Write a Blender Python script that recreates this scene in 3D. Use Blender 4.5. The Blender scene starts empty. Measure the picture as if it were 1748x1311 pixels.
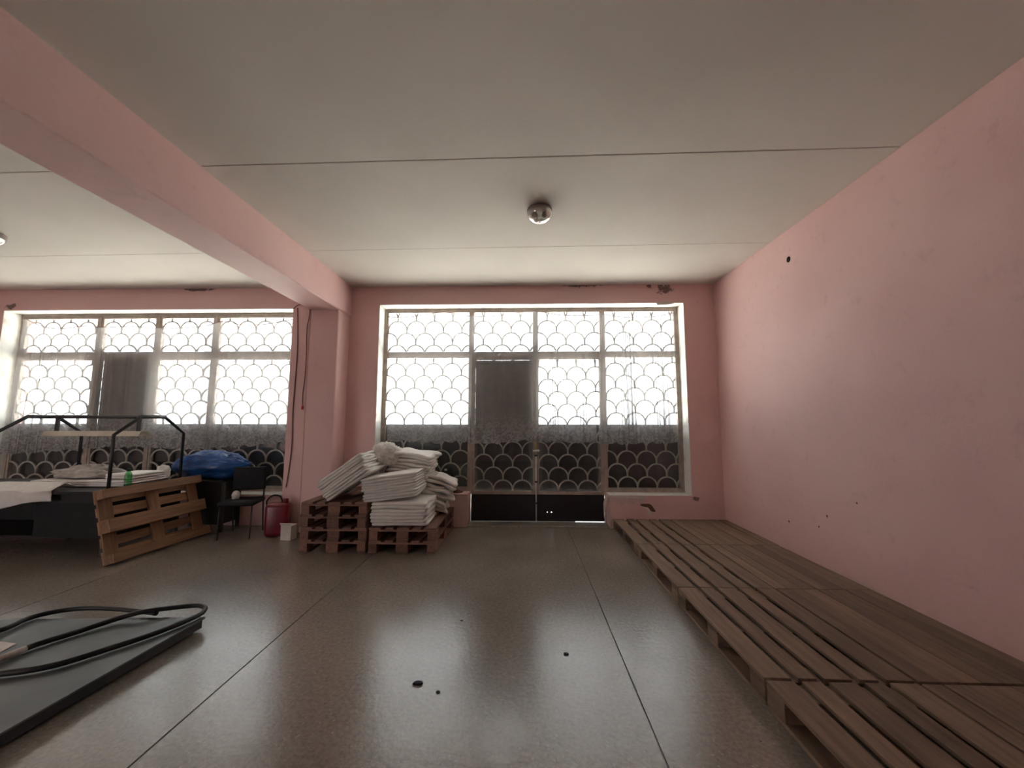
import bpy, bmesh, math, random
from mathutils import Vector, Matrix, noise
random.seed(7)
scene = bpy.context.scene
C = scene.collection

# ------------------------------------------------------------------ camera
CAM_H = 1.531
F_PX, PITCH, YAW, ROLL = 660.1, 0.1008, 0.0286, 0.0015
def cam_basis():
    fw = Vector((-math.sin(YAW)*math.cos(PITCH), math.cos(YAW)*math.cos(PITCH), math.sin(PITCH)))
    rt = Vector((math.cos(YAW), math.sin(YAW), 0)); up = rt.cross(fw)
    r2 = rt*math.cos(ROLL) + up*math.sin(ROLL); u2 = -rt*math.sin(ROLL) + up*math.cos(ROLL)
    return fw, r2, u2
FW, RT, UP = cam_basis()
cam = bpy.data.objects.new('camera', bpy.data.cameras.new('camera')); C.objects.link(cam)
cam.matrix_world = Matrix(((RT.x, UP.x, -FW.x, 0), (RT.y, UP.y, -FW.y, 0), (RT.z, UP.z, -FW.z, CAM_H), (0, 0, 0, 1)))
cam.data.sensor_fit = 'HORIZONTAL'; cam.data.sensor_width = 36.0; cam.data.lens = 36.0*F_PX/1748.0
cam.data.clip_start = 0.05
scene.camera = cam
def P(u, v, axis, val):
    """photo pixel -> point on the plane axis = val"""
    d = FW + RT*((u-874)/F_PX) + UP*((655.5-v)/F_PX)
    o = Vector((0, 0, CAM_H)); t = (val-o[axis])/d[axis]
    return o + d*t

# ------------------------------------------------------------------ sky, exposure
world = bpy.data.worlds.new('overcast_sky'); scene.world = world; world.use_nodes = True
bg = world.node_tree.nodes['Background']
bg.inputs[0].default_value = (0.96, 0.98, 1.0, 1); bg.inputs[1].default_value = 0.46
scene.view_settings.view_transform = 'Standard'; scene.view_settings.look = 'None'
scene.view_settings.exposure = 3.62; scene.view_settings.gamma = 1.0; scene.view_settings.use_curve_mapping = False
cy = scene.cycles
cy.use_denoising = True; cy.denoiser = 'OPENIMAGEDENOISE'
cy.max_bounces = 12; cy.diffuse_bounces = 6; cy.glossy_bounces = 4; cy.transparent_max_bounces = 16; cy.transmission_bounces = 8
cy.sample_clamp_indirect = 6.0; cy.caustics_reflective = False; cy.caustics_refractive = False
YB = 5.873; XR = 2.937; H = 3.668; YW = 6.14     # back wall, right wall, ceiling, window plane
def portal(x0, x1, z0, z1, y=6.34, rz=0.0):                      # sampling guide for the daylight in a window opening
    l = bpy.data.lights.new('window_daylight', 'AREA'); l.shape = 'RECTANGLE'; l.size = x1-x0; l.size_y = z1-z0
    l.cycles.is_portal = True
    o = bpy.data.objects.new('window_daylight', l); C.objects.link(o)
    o.location = ((x0+x1)/2, y, (z0+z1)/2); o.rotation_euler = (-math.pi/2, 0, rz)
sl = bpy.data.lights.new('sun', 'SUN'); sl.energy = 9.3; sl.angle = 0.02; sl.color = (1.0, 0.97, 0.93)
so = bpy.data.objects.new('sun', sl); C.objects.link(so)
so.rotation_euler = Vector((0.64, 0.22, -0.90)).to_track_quat('-Z', 'Y').to_euler()      # high sun over the roof, added to light the yard, travelling along the wall
portal(-8.4, -3.5, 0.4, 3.4); portal(-2.26, 2.48, 0.0, 3.42); portal(-9.0, -6.3, 0.0, 2.8, -3.92, math.pi)  # the last one guides the added rear opening

# ------------------------------------------------------------------ materials
MATS = {}
def nt(name):
    m = bpy.data.materials.new(name); m.use_nodes = True; MATS[name] = m
    t = m.node_tree; return m, t, t.nodes['Principled BSDF'], t.nodes['Material Output']
def N(t, kind, **kw):
    n = t.nodes.new(kind)
    for k, v in kw.items():
        if k.startswith('i_'):
            key = k[2:].replace('_', ' ')
            n.inputs[key].default_value = v
        else: setattr(n, k, v)
    return n
def L(t, a, b): t.links.new(a, b)
def ramp(t, fac, stops, interp='LINEAR'):
    r = N(t, 'ShaderNodeValToRGB'); r.color_ramp.interpolation = interp
    e = r.color_ramp.elements
    while len(e) < len(stops): e.new(0.5)
    for k, (p, c) in zip(e, stops): k.position = p; k.color = (*c, 1) if len(c) == 3 else c
    L(t, fac, r.inputs[0]); return r
def mixc(t, fac, a, b):
    m = N(t, 'ShaderNodeMix', data_type='RGBA')
    for s, v in ((m.inputs[0], fac), (m.inputs[6], a), (m.inputs[7], b)):
        if hasattr(v, 'is_output'): L(t, v, s)
        elif isinstance(v, tuple): s.default_value = (*v, 1)
        else: s.default_value = v
    return m.outputs[2]
def math_(t, op, a, b=0.0, clamp=False):
    m = N(t, 'ShaderNodeMath', operation=op); m.use_clamp = clamp
    for s, v in ((m.inputs[0], a), (m.inputs[1], b)):
        if hasattr(v, 'is_output'): L(t, v, s)
        else: s.default_value = v
    return m.outputs[0]
def simple(name, col, rough=0.6, metal=0.0, var=0.12, scale=8.0, bump=0.0, spec=0.5):
    m, t, b, o = nt(name)
    tc = N(t, 'ShaderNodeTexCoord'); n = N(t, 'ShaderNodeTexNoise', i_Scale=scale, i_Detail=6.0); L(t, tc.outputs['Object'], n.inputs['Vector'])
    lo = tuple(c*(1-var) for c in col); hi = tuple(min(1, c*(1+var)) for c in col)
    r = ramp(t, n.outputs[0], [(0.3, lo), (0.7, hi)]); L(t, r.outputs[0], b.inputs['Base Color'])
    b.inputs['Roughness'].default_value = rough; b.inputs['Metallic'].default_value = metal; b.inputs['Specular IOR Level'].default_value = spec
    if bump:
        bp = N(t, 'ShaderNodeBump', i_Strength=bump, i_Distance=0.01); L(t, n.outputs[0], bp.inputs['Height']); L(t, bp.outputs[0], b.inputs['Normal'])
    return m
def pink(name, stains=(), dirt=True):
    m, t, b, o = nt(name)
    g = N(t, 'ShaderNodeNewGeometry'); pos = g.outputs['Position']
    n1 = N(t, 'ShaderNodeTexNoise', i_Scale=0.9, i_Detail=4.0); n2 = N(t, 'ShaderNodeTexNoise', i_Scale=45.0, i_Detail=3.0); n3 = N(t, 'ShaderNodeTexNoise', i_Scale=7.0, i_Detail=8.0, i_Roughness=0.7)
    for n in (n1, n2, n3): L(t, pos, n.inputs['Vector'])
    c = ramp(t, n1.outputs[0], [(0.3, (0.72, 0.465, 0.455)), (0.55, (0.77, 0.52, 0.505)), (0.75, (0.76, 0.55, 0.52))]).outputs[0]
    sp = ramp(t, n3.outputs[0], [(0.28, (0.82,)*3), (0.42, (1,)*3)])
    mm = N(t, 'ShaderNodeMix', data_type='RGBA', blend_type='MULTIPLY'); mm.inputs[0].default_value = 0.7
    L(t, c, mm.inputs[6]); L(t, sp.outputs[0], mm.inputs[7]); c = mm.outputs[2]
    if dirt:      # scuffed paint low on the wall, brownish
        sx = N(t, 'ShaderNodeSeparateXYZ'); L(t, pos, sx.inputs[0])
        low = math_(t, 'MULTIPLY_ADD', sx.outputs[2], -1.4); 
        low = t.nodes[-1]; low.inputs[2].default_value = 0.75
        k = math_(t, 'MULTIPLY', math_(t, 'MULTIPLY', low.outputs[0], n3.outputs[0], True), 0.9, True)
        c = mixc(t, k, c, (0.36, 0.24, 0.19))
    for (cx, cy_, cz, rx, rz, col, thr) in stains:
        vm = N(t, 'ShaderNodeVectorMath', operation='SUBTRACT'); L(t, pos, vm.inputs[0]); vm.inputs[1].default_value = (cx, cy_, cz)
        vs = N(t, 'ShaderNodeVectorMath', operation='DIVIDE'); L(t, vm.outputs[0], vs.inputs[0]); vs.inputs[1].default_value = (rx, 1.0 if rx != 1.0 else rx, rz)
        ln = N(t, 'ShaderNodeVectorMath', operation='LENGTH'); L(t, vs.outputs[0], ln.inputs[0])
        nn = N(t, 'ShaderNodeTexNoise', i_Scale=14.0, i_Detail=8.0, i_Roughness=0.65); L(t, pos, nn.inputs['Vector'])
        d = math_(t, 'ADD', ln.outputs['Value'], math_(t, 'MULTIPLY', nn.outputs[0], 2.4))
        k = ramp(t, d, [(thr*0.5-0.06, (1,)*3), (thr*0.5+0.06, (0,)*3)])
        sc = math_(t, 'MULTIPLY', d, 0.5); t.links.remove(k.inputs[0].links[0]); L(t, sc, k.inputs[0])
        c = mixc(t, math_(t, 'MULTIPLY', k.outputs[0], 0.85), c, col)
    L(t, c, b.inputs['Base Color']); b.inputs['Roughness'].default_value = 0.62
    bp = N(t, 'ShaderNodeBump', i_Strength=0.12, i_Distance=0.01); L(t, n2.outputs[0], bp.inputs['Height']); L(t, bp.outputs[0], b.inputs['Normal'])
    return m
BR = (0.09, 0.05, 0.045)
M_PINK = pink('pink_paint')
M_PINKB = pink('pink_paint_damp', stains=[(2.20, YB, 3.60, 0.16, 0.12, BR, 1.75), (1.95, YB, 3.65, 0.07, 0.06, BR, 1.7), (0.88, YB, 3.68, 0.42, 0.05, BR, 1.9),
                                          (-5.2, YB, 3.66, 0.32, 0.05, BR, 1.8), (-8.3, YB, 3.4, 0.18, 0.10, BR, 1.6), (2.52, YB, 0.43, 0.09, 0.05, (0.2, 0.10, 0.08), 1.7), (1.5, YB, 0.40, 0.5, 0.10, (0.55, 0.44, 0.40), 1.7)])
def white_paint():
    m, t, b, o = nt('white_reveal_paint'); g = N(t, 'ShaderNodeNewGeometry'); n = N(t, 'ShaderNodeTexNoise', i_Scale=5.0, i_Detail=8.0); L(t, g.outputs['Position'], n.inputs['Vector'])
    r = ramp(t, n.outputs[0], [(0.28, (0.55, 0.52, 0.46)), (0.45, (0.76, 0.76, 0.72)), (0.8, (0.80, 0.80, 0.77))]); L(t, r.outputs[0], b.inputs['Base Color']); b.inputs['Roughness'].default_value = 0.55
    return m
M_WHITE = white_paint()
def ceiling_mat():
    m, t, b, o = nt('whitewashed_ceiling'); g = N(t, 'ShaderNodeNewGeometry')
    n = N(t, 'ShaderNodeTexNoise', i_Scale=0.8, i_Detail=6.0); n2 = N(t, 'ShaderNodeTexNoise', i_Scale=60.0, i_Detail=3.0)
    L(t, g.outputs['Position'], n.inputs['Vector']); L(t, g.outputs['Position'], n2.inputs['Vector'])
    r = ramp(t, n.outputs[0], [(0.3, (0.63, 0.60, 0.555)), (0.7, (0.70, 0.67, 0.625))]); L(t, r.outputs[0], b.inputs['Base Color']); b.inputs['Roughness'].default_value = 0.8
    bp = N(t, 'ShaderNodeBump', i_Strength=0.08, i_Distance=0.01); L(t, n2.outputs[0], bp.inputs['Height']); L(t, bp.outputs[0], b.inputs['Normal'])
    return m
M_CEIL = ceiling_mat()
def floor_mat():
    m, t, b, o = nt('worn_concrete'); g = N(t, 'ShaderNodeNewGeometry'); pos = g.outputs['Position']
    n1 = N(t, 'ShaderNodeTexNoise', i_Scale=0.9, i_Detail=5.0, i_Roughness=0.5); n2 = N(t, 'ShaderNodeTexNoise', i_Scale=42.0, i_Detail=6.0, i_Roughness=0.7)
    v = N(t, 'ShaderNodeTexVoronoi', i_Scale=26.0); v2 = N(t, 'ShaderNodeTexVoronoi', i_Scale=9.0)
    n3 = N(t, 'ShaderNodeTexNoise', i_Scale=4.0, i_Detail=4.0, i_Roughness=0.6)
    for n in (n1, n2, v, v2, n3): L(t, pos, n.inputs['Vector'])
    c = ramp(t, n1.outputs[0], [(0.25, (0.18, 0.157, 0.13)), (0.5, (0.225, 0.20, 0.167)), (0.75, (0.265, 0.238, 0.20))]).outputs[0]
    f = ramp(t, n2.outputs[0], [(0.28, (0.55,)*3), (0.68, (1.25,)*3)])
    mm = N(t, 'ShaderNodeMix', data_type='RGBA', blend_type='MULTIPLY'); mm.inputs[0].default_value = 0.8; L(t, c, mm.inputs[6]); L(t, f.outputs[0], mm.inputs[7]); c = mm.outputs[2]
    chips = math_(t, 'MULTIPLY', ramp(t, v.outputs['Distance'], [(0.10, (1,)*3), (0.2, (0,)*3)]).outputs[0], ramp(t, n3.outputs[0], [(0.42, (0,)*3), (0.58, (1,)*3)]).outputs[0])
    c = mixc(t, math_(t, 'MULTIPLY', chips, 0.3), c, (0.50, 0.47, 0.42))
    pits = math_(t, 'MULTIPLY', ramp(t, v2.outputs['Distance'], [(0.03, (1,)*3), (0.07, (0,)*3)]).outputs[0], 0.7)
    c = mixc(t, pits, c, (0.05, 0.045, 0.04))
    L(t, c, b.inputs['Base Color'])
    r = ramp(t, n3.outputs[0], [(0.1, (0.17,)*3), (0.9, (0.28,)*3)]); L(t, r.outputs[0], b.inputs['Roughness'])
    b.inputs['Specular IOR Level'].default_value = 1.0
    n4 = N(t, 'ShaderNodeTexNoise', i_Scale=30.0, i_Detail=3.0, i_Roughness=0.5); L(t, pos, n4.inputs['Vector']); hgt = n4.outputs[0]
    bp = N(t, 'ShaderNodeBump', i_Strength=0.10, i_Distance=0.012); L(t, hgt, bp.inputs['Height']); L(t, bp.outputs[0], b.inputs['Normal'])
    return m
M_FLOOR = floor_mat()
def wood(name, lo, hi):
    m, t, b, o = nt(name); tc = N(t, 'ShaderNodeTexCoord'); oi = N(t, 'ShaderNodeObjectInfo')
    mp = N(t, 'ShaderNodeMapping'); mp.inputs['Scale'].default_value = (2.0, 26.0, 26.0); L(t, tc.outputs['Object'], mp.inputs[0])
    ad = N(t, 'ShaderNodeVectorMath', operation='ADD'); L(t, mp.outputs[0], ad.inputs[0])
    cx = N(t, 'ShaderNodeCombineXYZ'); L(t, math_(t, 'MULTIPLY', oi.outputs['Random'], 70.0), cx.inputs[0]); L(t, cx.outputs[0], ad.inputs[1])
    n = N(t, 'ShaderNodeTexNoise', i_Scale=1.0, i_Detail=7.0, i_Roughness=0.65); L(t, ad.outputs[0], n.inputs['Vector'])
    r = ramp(t, n.outputs[0], [(0.25, lo), (0.7, hi)])
    tone = math_(t, 'MULTIPLY_ADD', oi.outputs['Random'], 0.5); t.nodes[-1].inputs[2].default_value = 0.72
    hs = N(t, 'ShaderNodeHueSaturation'); L(t, t.nodes[-2].outputs[0] if False else tone, hs.inputs['Value']); L(t, r.outputs[0], hs.inputs['Color'])
    L(t, hs.outputs[0], b.inputs['Base Color']); b.inputs['Roughness'].default_value = 0.75
    bp = N(t, 'ShaderNodeBump', i_Strength=0.3, i_Distance=0.004); L(t, n.outputs[0], bp.inputs['Height']); L(t, bp.outputs[0], b.inputs['Normal'])
    return m
M_WOOD = wood('aged_pallet_wood', (0.13, 0.085, 0.058), (0.25, 0.175, 0.12))
M_WOODR = wood('reddish_pallet_wood', (0.14, 0.07, 0.05), (0.26, 0.145, 0.105))
M_WOODO = wood('fresh_pallet_wood', (0.19, 0.098, 0.05), (0.36, 0.21, 0.115))
M_FRAME = simple('grey_brown_frame_paint', (0.36, 0.30, 0.26), 0.45, 0.0, 0.2, 10)
M_GRILLE = simple('grey_grille_paint', (0.40, 0.38, 0.34), 0.45, 0.0, 0.15, 20)
M_SHEET = simple('dark_steel_sheet', (0.045, 0.047, 0.048), 0.55, 0.0, 0.25, 3)
M_BLACKPANEL = simple('black_door_panel', (0.012, 0.012, 0.013), 0.35, 0.0, 0.2, 5)
M_DARKPANE = simple('dark_brown_board', (0.085, 0.066, 0.064), 0.8, 0.0, 0.2, 6)
M_STEEL = simple('bright_steel', (0.70, 0.69, 0.66), 0.4, 0.25, 0.1, 30)
M_BRASS = simple('brass', (0.62, 0.44, 0.20), 0.3, 1.0, 0.1, 30)
M_DKSTEEL = simple('dark_painted_tube', (0.028, 0.028, 0.028), 0.45, 0.0, 0.2, 10)
M_BLACK = simple('black_vinyl', (0.012, 0.012, 0.013), 0.65, 0.0, 0.2, 10, 0.0, 0.25)
M_RUBBER = simple('black_rubber', (0.012, 0.012, 0.012), 0.5, 0.0, 0.2, 20)
M_PLATE = simple('grey_steel_plate', (0.10, 0.11, 0.108), 0.42, 0.3, 0.25, 4, 0.03)
M_CLOTH = simple('white_cotton', (0.74, 0.72, 0.69), 0.85, 0.0, 0.06, 12, 0.15)
M_CLOTHG = simple('grey_plastic_wrap', (0.42, 0.40, 0.36), 0.5, 0.0, 0.2, 14, 0.2)
M_TARP = simple('blue_tarpaulin', (0.012, 0.075, 0.26), 0.33, 0.0, 0.35, 6, 0.25)
M_RED = simple('dark_red_plastic', (0.16, 0.008, 0.016), 0.35, 0.0, 0.2, 8)
M_REDB = simple('bright_red', (0.55, 0.02, 0.04), 0.4, 0.0, 0.1, 8)
M_CARD = simple('white_card', (0.62, 0.57, 0.54), 0.7)
M_BULB = simple('white_glass_bulb', (0.8, 0.8, 0.78), 0.25)
M_CABLE = simple('dull_red_cable', (0.20, 0.09, 0.09), 0.6)
M_CREAM = simple('cream_render', (0.72, 0.66, 0.52), 0.85, 0.0, 0.08, 1.0)
M_YARD = simple('yard_concrete', (0.56, 0.53, 0.48), 0.9, 0.0, 0.1, 2)
M_ASPHALT = simple('asphalt', (0.07, 0.07, 0.068), 0.9, 0.0, 0.2, 3)
M_DARKHOLE = simple('dark_brown_brick', (0.10, 0.04, 0.03), 0.8)
M_WIRE = simple('curtain_wire_tape', (0.30, 0.22, 0.21), 0.7)
M_TABLE = simple('dark_board', (0.022, 0.02, 0.019), 0.65, 0.0, 0.2, 8, 0.0, 0.3)
M_LAMPRING = simple('brown_grey_metal', (0.26, 0.21, 0.19), 0.4)
M_LAMPW = simple('cream_enamel', (0.55, 0.52, 0.43), 0.4)
def glass(name, tint, gloss=0.08, rough=0.02, base=0.035):
    m, t, b, o = nt(name); t.nodes.remove(b)
    tr = N(t, 'ShaderNodeBsdfTransparent'); tr.inputs[0].default_value = (*tint, 1)
    gl = N(t, 'ShaderNodeBsdfGlossy'); gl.inputs['Roughness'].default_value = rough
    lw = N(t, 'ShaderNodeLayerWeight'); lw.inputs[0].default_value = 0.5
    fr = N(t, 'ShaderNodeMath', operation='MULTIPLY_ADD'); L(t, math_(t, 'POWER', lw.outputs['Facing'], 4.0), fr.inputs[0]); fr.inputs[1].default_value = 0.55; fr.inputs[2].default_value = base
    tc = N(t, 'ShaderNodeTexCoord'); n = N(t, 'ShaderNodeTexNoise', i_Scale=4.0); L(t, tc.outputs['Object'], n.inputs['Vector'])
    k = math_(t, 'ADD', fr.outputs[0], math_(t, 'MULTIPLY', n.outputs[0], gloss*0.3), True)
    mx = N(t, 'ShaderNodeMixShader'); L(t, k, mx.inputs[0]); L(t, tr.outputs[0], mx.inputs[1]); L(t, gl.outputs[0], mx.inputs[2]); L(t, mx.outputs[0], o.inputs[0])
    return m
M_GLASS = glass('window_glass', (0.93, 0.95, 0.95))
M_CLEAR = glass('clear_plastic', (0.72, 0.76, 0.76), 0.3, 0.08)
M_GREENB = glass('green_plastic', (0.25, 0.62, 0.32), 0.3, 0.1)
M_LAMPGLASS = glass('lamp_glass', (0.93, 0.92, 0.90), 0.4, 0.05, 0.14)
def lace(name, hem0, hem1):
    m, t, b, o = nt(name); t.nodes.remove(b)
    g = N(t, 'ShaderNodeNewGeometry'); pos = g.outputs['Position']
    sx = N(t, 'ShaderNodeSeparateXYZ'); L(t, pos, sx.inputs[0])
    flat = N(t, 'ShaderNodeCombineXYZ'); L(t, sx.outputs[0], flat.inputs[0]); L(t, sx.outputs[2], flat.inputs[2])
    n = N(t, 'ShaderNodeTexNoise', i_Scale=9.0, i_Detail=4.0); L(t, flat.outputs[0], n.inputs['Vector'])
    v = N(t, 'ShaderNodeTexVoronoi', i_Scale=26.0, feature='DISTANCE_TO_EDGE'); L(t, flat.outputs[0], v.inputs['Vector'])
    n2 = N(t, 'ShaderNodeTexNoise', i_Scale=16.0, i_Detail=5.0, i_Distortion=1.5); L(t, flat.outputs[0], n2.inputs['Vector'])
    hem = ramp(t, math_(t, 'MULTIPLY', math_(t, 'SUBTRACT', sx.outputs[2], hem0), 1.0/(hem1-hem0)), [(0.0, (1,)*3), (1.0, (0,)*3)]).outputs[0]
    flower = ramp(t, n2.outputs[0], [(0.47, (0,)*3), (0.52, (1,)*3)]).outputs[0]
    d = math_(t, 'ADD', 0.42, math_(t, 'MULTIPLY', n.outputs[0], 0.14))
    d = math_(t, 'ADD', d, math_(t, 'MULTIPLY', math_(t, 'MULTIPLY', hem, flower), 0.34), True)
    tr = N(t, 'ShaderNodeBsdfTransparent')
    df = N(t, 'ShaderNodeBsdfDiffuse'); df.inputs[0].default_value = (0.62, 0.61, 0.59, 1)
    tl = N(t, 'ShaderNodeBsdfTranslucent'); tl.inputs[0].default_value = (0.24, 0.24, 0.245, 1)
    a = N(t, 'ShaderNodeMixShader'); a.inputs[0].default_value = 0.5; L(t, df.outputs[0], a.inputs[1]); L(t, tl.outputs[0], a.inputs[2])
    mx = N(t, 'ShaderNodeMixShader'); L(t, d, mx.inputs[0]); L(t, tr.outputs[0], mx.inputs[1]); L(t, a.outputs[0], mx.inputs[2]); L(t, mx.outputs[0], o.inputs[0])
    return m
M_LACE = lace('sheer_lace', 1.22, 1.75)

# ------------------------------------------------------------------ mesh helpers
def link_mesh(name, me, mat, parent=None, loc=(0, 0, 0)):
    o = bpy.data.objects.new(name, me); C.objects.link(o); o.location = loc
    if mat is not None and not me.materials: me.materials.append(mat)
    if parent is not None: o.parent = parent
    return o
def empty(name, loc=(0, 0, 0), rot=(0, 0, 0), parent=None):
    o = bpy.data.objects.new(name, None); C.objects.link(o); o.location = loc; o.rotation_euler = rot; o.empty_display_size = 0.1
    if parent is not None: o.parent = parent
    return o
def tag(o, label=None, cat=None, group=None, kind=None):
    if label: o['label'] = label
    if cat: o['category'] = cat
    if group: o['group'] = group
    if kind: o['kind'] = kind
    return o
class MB:
    def __init__(s): s.v = []; s.f = []; s.sm = []
    def box(s, x0, x1, y0, y1, z0, z1):
        n = len(s.v)
        s.v += [(x0,y0,z0),(x1,y0,z0),(x1,y1,z0),(x0,y1,z0),(x0,y0,z1),(x1,y0,z1),(x1,y1,z1),(x0,y1,z1)]
        s.f += [tuple(n+i for i in q) for q in ((0,3,2,1),(4,5,6,7),(0,1,5,4),(1,2,6,5),(2,3,7,6),(3,0,4,7))]; s.sm += [0]*6
        return s
    def tube(s, pts, r, n=10, cap=True):
        pts = [Vector(p) for p in pts]; base = len(s.v); m = len(pts); rr = r if isinstance(r, (list, tuple)) else [r]*m
        prev = None
        for i, p in enumerate(pts):
            d = (pts[min(i+1, m-1)]-pts[max(i-1, 0)]).normalized()
            if prev is None:
                a = Vector((0, 0, 1)) if abs(d.z) < 0.9 else Vector((1, 0, 0)); x = d.cross(a).normalized()
            else:
                x = (prev - d*prev.dot(d)).normalized()
            prev = x; y = d.cross(x)
            for k in range(n):
                t = 2*math.pi*k/n; s.v.append(tuple(p + (x*math.cos(t)+y*math.sin(t))*rr[i]))
        for i in range(m-1):
            for k in range(n):
                a = base+i*n+k; b = base+i*n+(k+1) % n; s.f.append((a, b, b+n, a+n)); s.sm.append(1)
        if cap:
            s.f.append(tuple(base+k for k in range(n))[::-1]); s.f.append(tuple(base+(m-1)*n+k for k in range(n))); s.sm += [0, 0]
        return s
    def lathe(s, prof, n=24, c=(0, 0, 0)):
        base = len(s.v); m = len(prof)
        for r, z in prof:
            for k in range(n):
                t = 2*math.pi*k/n; s.v.append((c[0]+r*math.cos(t), c[1]+r*math.sin(t), c[2]+z))
        for i in range(m-1):
            for k in range(n):
                a = base+i*n+k; b = base+i*n+(k+1) % n; s.f.append((a, b, b+n, a+n)); s.sm.append(1)
        return s
    def prism(s, pts, d):
        """planar polygon pts (list of 3-vectors) extruded by vector d"""
        n = len(s.v); k = len(pts); d = Vector(d)
        s.v += [tuple(p) for p in pts] + [tuple(Vector(p)+d) for p in pts]
        s.f.append(tuple(n+i for i in range(k))[::-1]); s.f.append(tuple(n+k+i for i in range(k))); s.sm += [0, 0]
        for i in range(k):
            j = (i+1) % k; s.f.append((n+i, n+j, n+k+j, n+k+i)); s.sm.append(0)
        return s
    def mesh(s, name):
        me = bpy.data.meshes.new(name); me.from_pydata(s.v, [], s.f)
        me.polygons.foreach_set('use_smooth', [bool(x) for x in s.sm]); me.update(); return me
    def build(s, name, mat, parent=None, loc=(0, 0, 0), bevel=0.0):
        me = s.mesh(name)
        bm = bmesh.new(); bm.from_mesh(me); bmesh.ops.recalc_face_normals(bm, faces=bm.faces)
        if bevel:
            bmesh.ops.bevel(bm, geom=[e for e in bm.edges if e.calc_face_angle(0) > 0.6], offset=bevel, segments=1, affect='EDGES', clamp_overlap=True)
        bm.to_mesh(me); bm.free()
        return link_mesh(name, me, mat, parent, loc)
def spline(pts, n=8):
    pts = [Vector(p) for p in pts]; out = []
    for i in range(len(pts)-1):
        p0 = pts[max(i-1, 0)]; p1 = pts[i]; p2 = pts[i+1]; p3 = pts[min(i+2, len(pts)-1)]
        for k in range(n):
            t = k/n; out.append(0.5*((2*p1)+(p2-p0)*t+(2*p0-5*p1+4*p2-p3)*t*t+(3*p1-p0-3*p2+p3)*t**3))
    out.append(pts[-1]); return out
def copy_tree(o, parent=None):
    c = o.copy(); C.objects.link(c)
    if parent is not None: c.parent = parent
    for ch in list(o.children): copy_tree(ch, c)
    return c
def struct(o): return tag(o, kind='structure')

# ------------------------------------------------------------------ room shell
XL = -9.2; YF = -3.6
W1 = (-8.395, -3.50, 0.445, 3.335); W2 = (-2.256, 2.475, 0.470, 3.385); DOOR = (-0.83, 1.27)
fl = struct(MB().box(XL-0.3, XR+0.3, YF-0.3, 6.32, -0.2, -0.012).build('floor', M_FLOOR))
J1, J2 = 0.647, -1.763; g = 0.005
for (a, b) in ((XL, -4.17-g), (-4.17+g, J2-g), (J2+g, J1-g), (J1+g, XR)):
    MB().box(a, b, YF, YB+0.2 if a > -1.8 and b < 0.7 else YB, -0.012, 0.0).build('concrete_slab', M_FLOOR, fl)
MB().box(-0.83, 1.27, YB+0.0, 6.32, -0.012, 0.028).build('threshold', M_FLOOR, fl, bevel=0.006)
ce = struct(MB().box(XL-0.3, XR+0.3, YF-0.3, 6.32, H+0.02, H+0.25).build('ceiling', M_CEIL))
seams = [-3.6, -1.88, -0.28, 1.32, 2.925, 4.525, YB]
steps = [0.0, 0.001, -0.001, 0.001, -0.001, 0.0005]
for i in range(len(seams)-1):
    for (xa, xb, sk) in ((XL, -3.12, 0.10), (-2.72, XR, 0.0)):
        za = H + steps[i]
        s0 = 0.03*(1 if i > 0 else 0); y0, y1 = seams[i]+0.001+sk*(i > 0), seams[i+1]-0.001+sk*(i < 5)
        MB().prism([(xa, y0+(0.04 if i else 0), za), (xb, y0-(0.04 if i else 0), za), (xb, y1-(0.04 if i < 5 else 0), za), (xa, y1+(0.04 if i < 5 else 0), za)], (0, 0, 0.03)).build('ceiling_slab', M_CEIL, ce, bevel=0.005)
struct(MB().box(XR, XR+0.25, YF-0.3, 6.32, 0, H+0.02).build('wall_right', M_PINK))
struct(MB().box(XL-0.25, XL, YF-0.3, 6.32, 0, H+0.02).build('wall_left', M_PINK))
RO = (-9.0, -6.3, 0.0, 2.8)      # unseen opening behind the camera, added to let in fill light
b = MB(); b.box(XL, RO[0], YF-0.3, YF, 0, H+.02); b.box(RO[1], XR, YF-0.3, YF, 0, H+.02); b.box(RO[0], RO[1], YF-0.3, YF, RO[3], H+.02)
struct(b.build('wall_front', M_PINK))
b = MB(); Y2 = 6.30; T = H+0.02
b.box(XL, W1[0], YB, Y2, 0, T); b.box(W1[0], W1[1], YB, Y2, 0, W1[2]); b.box(W1[0], W1[1], YB, Y2, W1[3], T)
b.box(W1[1], W2[0], YB, Y2, 0, T); b.box(W2[0], W2[1], YB, Y2, W2[3], T); b.box(W2[1], XR, YB, Y2, 0, T)
b.box(W2[0], DOOR[0], YB, Y2, 0, W2[2]); b.box(DOOR[1], W2[1], YB, Y2, 0, W2[2])
wb = struct(b.build('wall_back', M_PINKB))
# white painted reveals
def reveal(name, w):
    t = 0.008; b = MB(); y0, y1 = YB-0.003, 6.10
    b.box(w[0], w[0]+t, y0, y1, w[2], w[3]); b.box(w[1]-t, w[1], y0, y1, w[2], w[3]); b.box(w[0]+t, w[1]-t, y0, y1, w[3]-t, w[3])
    struct(b.build(name, M_WHITE))
reveal('trim_1', W1); reveal('trim_2', W2)
for k, (a, c2, z) in enumerate(((W1[0]+.01, W1[1]-.01, W1[2]), (W2[0]+.01, DOOR[0], W2[2]), (DOOR[1], W2[1]-.01, W2[2]))):
    struct(MB().box(a, c2, YB-0.006, 6.10, z, z+0.012).build('trim_%d' % (k+3), M_WHITE if k != 1 else M_PINKB, bevel=0.004))
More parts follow.
